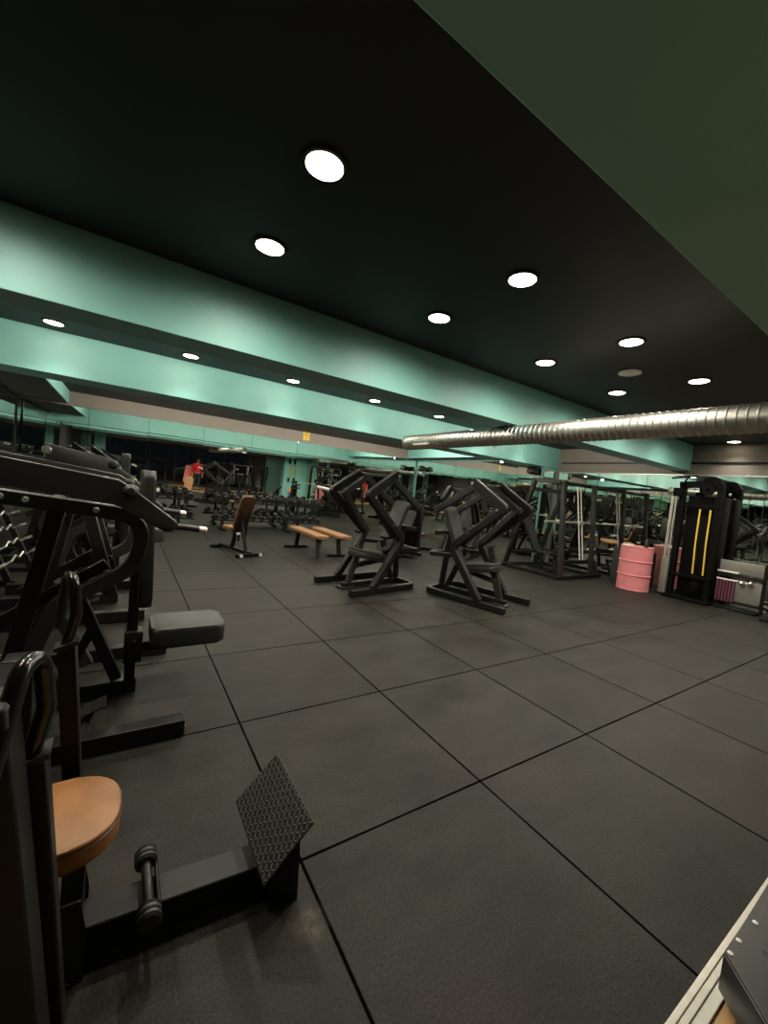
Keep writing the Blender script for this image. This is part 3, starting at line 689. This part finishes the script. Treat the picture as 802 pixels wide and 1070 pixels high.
b = MB(); b.bar(Q(8.94, 3.36, 1.78), Q(8.94, 2.74, 1.78), .05, .05); b.bar(Q(8.94, 3.36, .46), Q(8.94, 2.74, .46), .06, .06); b.build('cross_member', 'ink', t)
b = MB(); b.box(Q(8.93, 3.42, 2.02), (.10, .16, .16), None, .01); b.cyl(Q(8.90, 3.42, 2.0), Q(8.90, 3.30, 2.28), .015); b.cyl(Q(8.9, 3.55, 2.28), Q(8.9, 3.15, 2.33), .016); b.build('pull_up_bar', 'ink', t)
b = MB(); b.box(Q(8.86, 2.94, .30), (.05, .10, .16), None, .01); b.cyl(Q(8.83, 2.94, .2), Q(8.83, 2.94, .44), .012); b.build('cable_carriage', 'ink', t)
# ------------------------------------------------------------------ grey trolley with mauve tubes
t = thing('storage_trolley', 'low grey two-panel storage trolley beside the cable tower', 'rack', (9.12, 2.38, 0))
b = MB(); b.box((0, 0, .755), (.03, .60, .22), None, .004); b.build('upper_panel', 'panel', t)
b = MB(); b.box((0, -.12, .36), (.03, .36, .36), None, .004); b.build('lower_panel', 'panel', t)
for y in (-.32, .32):
    b = MB(); b.bar((.03, y, .0), (.03, y, .88), .04, .04, (1, 0, 0)); b.build('post', 'black', t)
b = MB(); b.bar((.0, -.32, .6), (0, .32, .6), .05, .05); b.bar((.02, -.30, .10), (.02, -.30, .62), .03, .03, (1, 0, 0)); b.bar((.0, -.32, .14), (0, .32, .14), .05, .04); b.bar((-.12, -.28, .03), (-.12, .28, .03), .04, .04); b.bar((-.12, -.28, .03), (.05, -.28, .03), .04, .04); b.bar((-.12, .28, .03), (.05, .28, .03), .04, .04); b.build('rail', 'black', t)
for z in (.66, .52):
    b = MB(); b.bar((-.03, .32, z), (-.03, .02, z), .03, .028); b.build('hook_rail', 'white', t)
for i in range(6):
    y = .29-.045*i
    o = MB().tube([(0, 0, .40), (0, 0, .2), (0, .0, .03)], [.017, .020, .017], 10).build('exercise_tube', 'magenta', None, True, (9.07, 2.38+y, .10))
    props(o, 'mauve rubber exercise tube hanging on the grey trolley, %s from left' % ORD[i], 'exercise tube', 'mauve exercise tubes')
o = MB(); o.cyl((0, 0, .0), (0, -.10, .02), .014, 12); o.ball((0, .01, 0), .042); o.ball((0, -.11, .02), .042); props(o.build('small_dumbbell', 'chrome', None, True, (9.06, 2.33, .50)), 'small chrome dumbbell resting on the grey trolley rail', 'dumbbell')
t = thing('cable_upright', 'black cable column cut off by the right edge of the photo', 'gym machine', (8.95, 1.82, 0))
b = MB(); b.box((0, 0, .9), (.12, .16, 1.8), None, .008); b.build('column', 'black', t)
b = MB(); b.bar((-.2, .1, .04), (.3, .1, .04), .08, .08); b.box((0, 0, .03), (.5, .3, .06), None, .006); b.build('base', 'black', t)
b = MB(); b.cyl((-.07, .05, .52), (-.07, .05, .66), .016); b.build('band_end', 'yellow', t)

# ------------------------------------------------------------------ plastic step box on the wooden floor
t = thing('step_platform', 'dark grey plastic step box with grip bars at the bottom right corner', 'step platform', (1.655, .335, 0), 0)
P0 = Vector((0, 0)); e1 = Vector((.62, -.012)); e2 = Vector((-.16, -.17*2.2))
poly = [(0, 0), tuple(e1), tuple(e1+e2*1.0), tuple(e2)]
poly = [(0.0, 0.0), (.70, -.03), (.50, -.50), (-.38, -.42)]
poly = [(0, 0), (.72, .012), (.42, -.46), (-.22, -.24)]
m = MB(); m.slab(poly[::-1], .03, .150, .006); m.build('box_shell', 'rubber', t)
cx = sum(p[0] for p in poly)/4; cy = sum(p[1] for p in poly)/4
top = [(cx+(x-cx)*.985, cy+(y-cy)*.985) for x, y in poly]
MB().slab(top[::-1], .148, .156, .002).build('top_plate', 'gpad', t)
g = MB()
for k in (.30, .55, .8):
    for q in (.28, .62):
        a = Vector(poly[0]).lerp(Vector(poly[1]), k*.55+.02); bb = Vector(poly[3]).lerp(Vector(poly[2]), k*.55+.02)
        s0 = a.lerp(bb, q-.12); s1 = a.lerp(bb, q+.12)
        g.bar((s0.x+.03, s0.y-.02, .157), (s1.x+.03, s1.y-.02, .157), .012, .006)
g.build('grip_bar', 'rubber', t)
for (x, y) in ((.015, -.012), (.09, -.012), (-.195, -.235), (.22, -.02)):
    sc_ = MB(); sc_.lathe([(.0005, 0), (.008, 0), (.008, .003), (.004, .005), (.0005, .005)], (x, y, .155), (0, 0, 1), 12); sc_.build('screw', 'white', t)
for x, y in ((.06, -.05), (.55, -.1), (-.12, -.22), (.33, -.38)):
    ft = MB(); ft.cyl((x, y, -.004), (x, y, .035), .025); ft.build('rubber_foot', 'rubber', t)

# ------------------------------------------------------------------ background machines
dup(m2, (-.62, 7.75, 0), 0, 'black shoulder press farthest back in the left row, before the dumbbells')
dup(mB, (-1.3, 9.55, 0), math.radians(-15), 'black plate-loaded press by the left wall next to the dumbbell rack')
dup(mB, (7.95, 7.9, 0), math.radians(-150), 'black plate-loaded press at the back, behind the smith machine')
dup(mB, (6.9, -1.5, 0), math.radians(100), 'black plate-loaded press on the wooden floor, seen only in the mirrors')
dup(mA, (4.6, -1.7, 0), math.radians(80), 'black plate-loaded press by the windows, seen only in the mirrors')
dup(m2, (-.9, -2.2, 0), math.radians(60), 'black shoulder press on the wooden floor behind the camera')
# curl bar rack at the left
t = thing('bar_rack', 'short slanted rack holding chrome bars at the left edge', 'rack', (-1.2, 6.3, 0), 1.45)
for s in (-1, 1):
    b = MB(); b.bar((.35*s, -.25, .02), (.35*s, .15, 1.0), .06, .06, (1, 0, 0)); b.bar((.35*s, -.3, .03), (.35*s, .3, .03), .06, .06); b.build('side_frame', 'black', t)
b = MB(); b.bar((-.35, .13, .95), (.35, .13, .95), .05, .05); b.bar((-.35, .2, .03), (.35, .2, .03), .05, .05); b.build('cross_bar', 'black', t)
for i in range(5):
    z = .25+.16*i; y = -.25+.4*(z-.02)/.98-.06
    w = Matrix.Translation((-1.2, 6.3, 0)) @ Matrix.Rotation(1.45, 4, 'Z')
    q = w @ Vector((0, y, z))
    m = MB(); m.tube([(-.6, 0, 0), (-.22, 0, 0), (-.12, 0, .05), (0, 0, .0), (.12, 0, .05), (.22, 0, 0), (.6, 0, 0)], .012, 10, .03)
    for s in (-1, 1): m.cyl((.42*s, 0, 0), (.6*s, 0, 0), .022, 14)
    o = m.build('curl_bar', 'chrome', None, loc=q); o.rotation_euler = (0, 0, 1.45)
    props(o, 'chrome bar lying on the slanted rack, %s from the bottom' % ORD[i], 'barbell', 'chrome bars on the rack')
# seat machine with tan pad behind centre
t = thing('preacher_bench', 'bench with a tan pad between the presses and the right wall mirrors', 'bench', (5.0, 7.1, 0), .5)
MB().slab(rrect(-.22, .22, .28, .05), .44, .50, .018).build('seat', 'tanpad', t)
b = MB(); b.bar((-.3, 0, .04), (.5, 0, .04), .07, .07); b.bar((0, 0, .05), (0, 0, .44), .07, .07, (1, 0, 0)); b.bar((-.3, -.25, .03), (-.3, .25, .03), .06, .06); b.bar((.5, -.25, .03), (.5, .25, .03), .06, .06); b.bar((.42, 0, .05), (.38, 0, .95), .07, .07, (1, 0, 0)); b.build('frame', 'black', t)
MB().slab(rrect(0, .45, .5, .05), -.06, 0, .02).build('arm_pad', 'gpad', t).matrix_local = frame_mtx((.20, 0, .72), (.5, 0, .7), (-.7, 0, .5))

t = thing('leg_extension_machine', 'black machine with tall weight tower and dark red seat, seen between the two middle presses', 'gym machine', (6.2, 7.95, 0), math.radians(35))
b = MB(); b.bar((-.5, 0, .04), (.7, 0, .04), .09, .08); b.bar((-.45, -.35, .04), (-.45, .35, .04), .08, .08); b.bar((.65, -.3, .04), (.65, .3, .04), .08, .08); b.build('base_frame', 'black', t)
b = MB(); b.box((-.42, 0, .62), (.16, .40, 1.10), None, .01); b.build('weight_stack', 'ink', t)
for y in (-.24, .24):
    b = MB(); b.bar((-.42, y, .06), (-.42, y, 1.30), .07, .06, (1, 0, 0)); b.build('upright', 'grey_metal', t)
b = MB(); b.bar((-.42, -.28, 1.30), (-.42, .28, 1.30), .10, .07); b.build('top_beam', 'black', t)
for z in (1.18, 1.05):
    b = MB(); b.cyl((-.30, -.40, z), (-.30, .40, z), .035, 16); b.build('roller_pad', 'gpad', t)
b = MB(); b.bar((.12, 0, .06), (.12, 0, .42), .07, .07, (1, 0, 0)); b.bar((-.40, 0, .34), (.35, 0, .34), .06, .06); b.bar((-.35, 0, 1.18), (-.30, 0, 1.0), .05, .05, (1, 0, 0)); b.build('seat_post', 'black', t)
MB().slab(rrect(-.08, .36, .36, .05), .41, .48, .02).build('seat', 'magenta', t)

# ------------------------------------------------------------------ things behind the camera, seen in the mirrors
sbox('wall_pillar', (8.0, -.45, 0), (XE+.03, .0, HB), 'teal')
sbox('wall_pillar.001', (-1.3, -1.0, 0), (-.85, -.55, HC), 'teal')
for i, x in enumerate((8.3, 8.62)):
    s = thing('suspension_trainer', 'yellow and black suspension strap on the teal pillar, %s one' % ('left', 'right')[i], 'strap', (x, .0, 1.0), 0, 'suspension straps')
    b = MB(); b.bar((0, .02, .3), (0, .02, 1.3), .05, .02, (0, 1, 0)); b.build('strap', 'yellow', s)
    b = MB(); b.box((0, .03, 1.25), (.12, .05, .3), None, .01); b.box((0, .03, .15), (.12, .05, .25), None, .01); b.build('handle', 'black', s)
for i, (z, mt_, nm) in enumerate(((.16, 'blue', 'blue'), (.48, 'orange', 'orange'))):
    o = MB().ball((0, 0, 0), .16, 24).build('medicine_ball', mt_, None, True, (8.45, .22, z)); props(o, '%s exercise ball %s in front of the teal pillar' % (nm, ('on the floor', 'stacked on the blue one')[i]), 'ball')
for i, x in enumerate((.4, 1.7, 4.6)):
    t = thing('treadmill', 'black treadmill facing the windows, %s of the row' % ORD[i], 'treadmill', (x, -2.6, 0), 0, 'treadmills by the windows')
    b = MB(); b.box((0, 0, .12), (.75, 1.5, .16), None, .02); b.build('deck', 'black', t)
    b = MB(); b.box((0, .05, .205), (.5, 1.35, .012)); b.build('belt', 'rubber', t)
    for s in (-1, 1):
        b = MB(); b.bar((.34*s, -.6, .15), (.34*s, -.75, 1.3), .06, .08, (1, 0, 0)); b.bar((.34*s, -.72, 1.0), (.34*s, -.25, .95), .05, .05); b.build('upright', 'black', t)
    b = MB(); b.box((0, -.72, 1.32), (.8, .1, .32), Matrix.Rotation(-.3, 3, 'X'), .02); b.build('console', 'black', t)
t = thing('pink_bench', 'upright pink padded bench on the wooden floor by the person in red', 'bench', (2.95, -1.15, 0), 0)
MB().slab(rrect(0, .95, .42, .06), -.08, 0, .02).build('backrest', 'pinkpad', t).matrix_local = frame_mtx((0, 0, .35), (.12, 0, 1), (0, 1, 0))
b = MB(); b.bar((0, -.1, .04), (.05, -.12, .6), .08, .08, (1, 0, 0)); b.bar((-.3, -.1, .03), (.3, -.1, .03), .06, .06); b.bar((0, -.4, .03), (0, .3, .03), .06, .06); b.build('frame', 'black', t)

# person in a red jacket
def skin_mesh(name, verts, edges, radii, mat, parent, root=0, sub=2):
    bm = bmesh.new(); lay = bm.verts.layers.skin.verify()
    vs = [bm.verts.new(p) for p in verts]
    for k, (q, r) in enumerate(zip(vs, radii)):
        q[lay].radius = r if isinstance(r, tuple) else (r, r); q[lay].use_root = k == root
    for i, j in edges: bm.edges.new((vs[i], vs[j]))
    me = bpy.data.meshes.new(name); bm.to_mesh(me); bm.free(); me.materials.append(M[mat])
    o = bpy.data.objects.new(name, me); COL.objects.link(o)
    md = o.modifiers.new('skin', 'SKIN'); md.use_smooth_shade = True
    o.modifiers.new('sub', 'SUBSURF').levels = sub; o.modifiers['sub'].render_levels = sub
    if parent: o.parent = parent
    return o
t = thing('person', 'person in a red jacket and dark trousers standing on the wooden floor', 'person', (3.42, -.95, 0), 0)
V = []; Ed = []; Rr = []
def v(p, r, par=None):
    V.append(p); Rr.append(r)
    if par is not None: Ed.append((par, len(V)-1))
    return len(V)-1
pel = v((0, 0, .95), (.15, .11)); ab = v((0, 0, 1.12), (.135, .10), pel); ch = v((0, .01, 1.32), (.155, .11), ab); nk0 = v((0, 0, 1.44), (.07, .065), ch); nk = v((0, .01, 1.52), (.05, .05), nk0); hd = v((0, .02, 1.60), (.072, .085), nk); hd2 = v((0, .015, 1.69), (.07, .085), hd); hd3 = v((0, .01, 1.735), (.04, .05), hd2); nose = v((0, .118, 1.625), (.012, .014), hd)
for s in (-1, 1):
    sh = v((.17*s, 0, 1.40), (.06, .06), ch); el = v((.23*s, -.02, 1.12), (.042, .042), sh); wr = v((.22*s, .08, .90), (.028, .03), el); pm = v((.22*s, .10, .83), (.022, .038), wr)
    for k, (dy, ln) in enumerate(((.035, .065), (.012, .075), (-.012, .07), (-.032, .055))):
        f1 = v((.222*s, .10+dy, .80), .009, pm); f2 = v((.215*s, .115+dy, .80-ln*.6), .008, f1); v((.205*s, .122+dy, .80-ln), .007, f2)
    th = v((.205*s, .135, .85), .010, pm); v((.195*s, .155, .815), .008, th)
    hp = v((.09*s, 0, .88), (.085, .085), pel); kn = v((.10*s, .01, .49), (.056, .058), hp); an = v((.105*s, -.02, .09), (.035, .04), kn); toe = v((.115*s, .12, .04), (.04, .032), an)
body = skin_mesh('body', V, Ed, Rr, 'skin', t)
JV = []; JE = []; JR = []
def jv(p, r, par=None):
    JV.append(p); JR.append(r)
    if par is not None: JE.append((par, len(JV)-1))
    return len(JV)-1
a0 = jv((0, 0, .92), (.175, .135)); a1 = jv((0, 0, 1.12), (.165, .125), a0); a2 = jv((0, .01, 1.32), (.18, .135), a1); a3 = jv((0, 0, 1.46), (.085, .08), a2)
for s in (-1, 1):
    b1 = jv((.18*s, 0, 1.40), (.08, .08), a2); b2 = jv((.235*s, -.02, 1.12), (.06, .06), b1); jv((.225*s, .07, .915), (.046, .046), b2)
skin_mesh('jacket', JV, JE, JR, 'red', t)
TV = [(0, 0, .95)]; TE = []; TR = [(.16, .12)]
for s in (-1, 1):
    n = len(TV); TV += [(.09*s, 0, .86), (.10*s, .01, .49), (.105*s, -.02, .12)]; TR += [(.1, .1), (.072, .072), (.058, .06)]; TE += [(0, n), (n, n+1), (n+1, n+2)]
skin_mesh('trousers', TV, TE, TR, 'navy', t)
for s in (-1, 1):
    MB().slab(rrect(-.08, .16, .09, .04), .0, .07, .02).build('shoe', 'black', t, True, (.11*s, 0, 0), (0, 0, PI/2))
h = MB().ball((0, -.005, 1.685), .098, 20, (.86, 1.02, .95)); h.build('hair', 'hair', t)
for s in (-1, 1): MB().ball((.03*s, .098, 1.645), .011, 10).build('eye', 'white', t)
e = MB().box((0, .102, 1.575), (.045, .012, .010), None, .003).build('mouth', 'pinkpad', t)

# street outside the windows
m = MB(); m.box((3, -12, -.05), (40, 15.5, .06)); struct(m.build('ground', 'asphalt', None, False))
def car(label, loc, rz, mat):
    t = thing('car', label, 'car', loc, rz, 'cars outside the windows')
    prof = [(-2.1, .35), (-2.12, .7), (-1.9, .85), (-1.2, .95), (-.6, 1.38), (.7, 1.40), (1.45, .98), (2.05, .85), (2.12, .55), (2.05, .32)]
    MB().prism(prof, -.82, .82, .06).build('body', mat, t)
    g = MB().prism([(-1.08, .96), (-.56, 1.33), (.66, 1.34), (1.28, .98)], -.835, .835); g.build('side_window', 'gloss', t, False)
    for x in (-1.3, 1.3):
        for y in (-.75, .75): MB().lathe([(.0005, -.1), (.2, -.1), (.32, -.09), (.32, .09), (.2, .1), (.0005, .1)], (x, y, .32), (0, 1, 0), 24).build('wheel', 'rubber', t)
    for y in (-.6, .6): MB().box((2.1, y, .65), (.06, .3, .12), None, .02).build('headlight', 'white', t)
car('blue car parked outside the dark windows', (.1, -9.2, -.02), .1, 'carblue')
car('pale car parked outside the dark windows beside the blue one', (5.2, -9.6, -.02), -.05, 'carwhite')
for i, x in enumerate((-3.2, 4.5)):
    t = thing('street_lamp', 'lit street lamp outside the windows, %s one' % ('left', 'right')[i], 'street lamp', (x, -12.5, -.02), 0, 'street lamps outside')
    MB().tube([(0, 0, 0), (0, 0, 4.6), (0, .5, 4.9), (0, .9, 4.9)], .05, 10, .3).build('pole', 'grey_metal', t)
    MB().box((0, 1.0, 4.88), (.25, .5, .1), None, .02).build('lamp_head', 'grey_metal', t)
    MB().box((0, 1.0, 4.82), (.2, .4, .02)).build('lamp_lens', 'street', t, False)

# ------------------------------------------------------------------ world, camera, colour
w = bpy.data.worlds.new('night'); sc.world = w; w.use_nodes = True
w.node_tree.nodes['Background'].inputs[0].default_value = (.02, .025, .03, 1); w.node_tree.nodes['Background'].inputs[1].default_value = .15
cd = bpy.data.cameras.new('camera'); cam = bpy.data.objects.new('camera', cd); COL.objects.link(cam)
R = Matrix(((.8353739, -.05482141, -.54694156), (-.54024811, .10167031, -.83534132), (.10140231, .99330648, .05531556)))
cam.matrix_world = Matrix.Translation((0, 0, 1.49)) @ R.to_4x4()
cd.sensor_fit = 'HORIZONTAL'; cd.sensor_width = 36; cd.lens = 36*419.025/802; cd.clip_start = .02; cd.clip_end = 200
sc.camera = cam
sc.view_settings.view_transform = 'Standard'; sc.view_settings.look = 'None'; sc.view_settings.gamma = 1; sc.view_settings.exposure = 0.0
sc.view_settings.use_curve_mapping = False
try:
    sc.cycles.use_denoising = True; sc.cycles.use_light_tree = True; sc.cycles.max_bounces = 10; sc.cycles.glossy_bounces = 6; sc.cycles.sample_clamp_indirect = 8
except Exception: pass
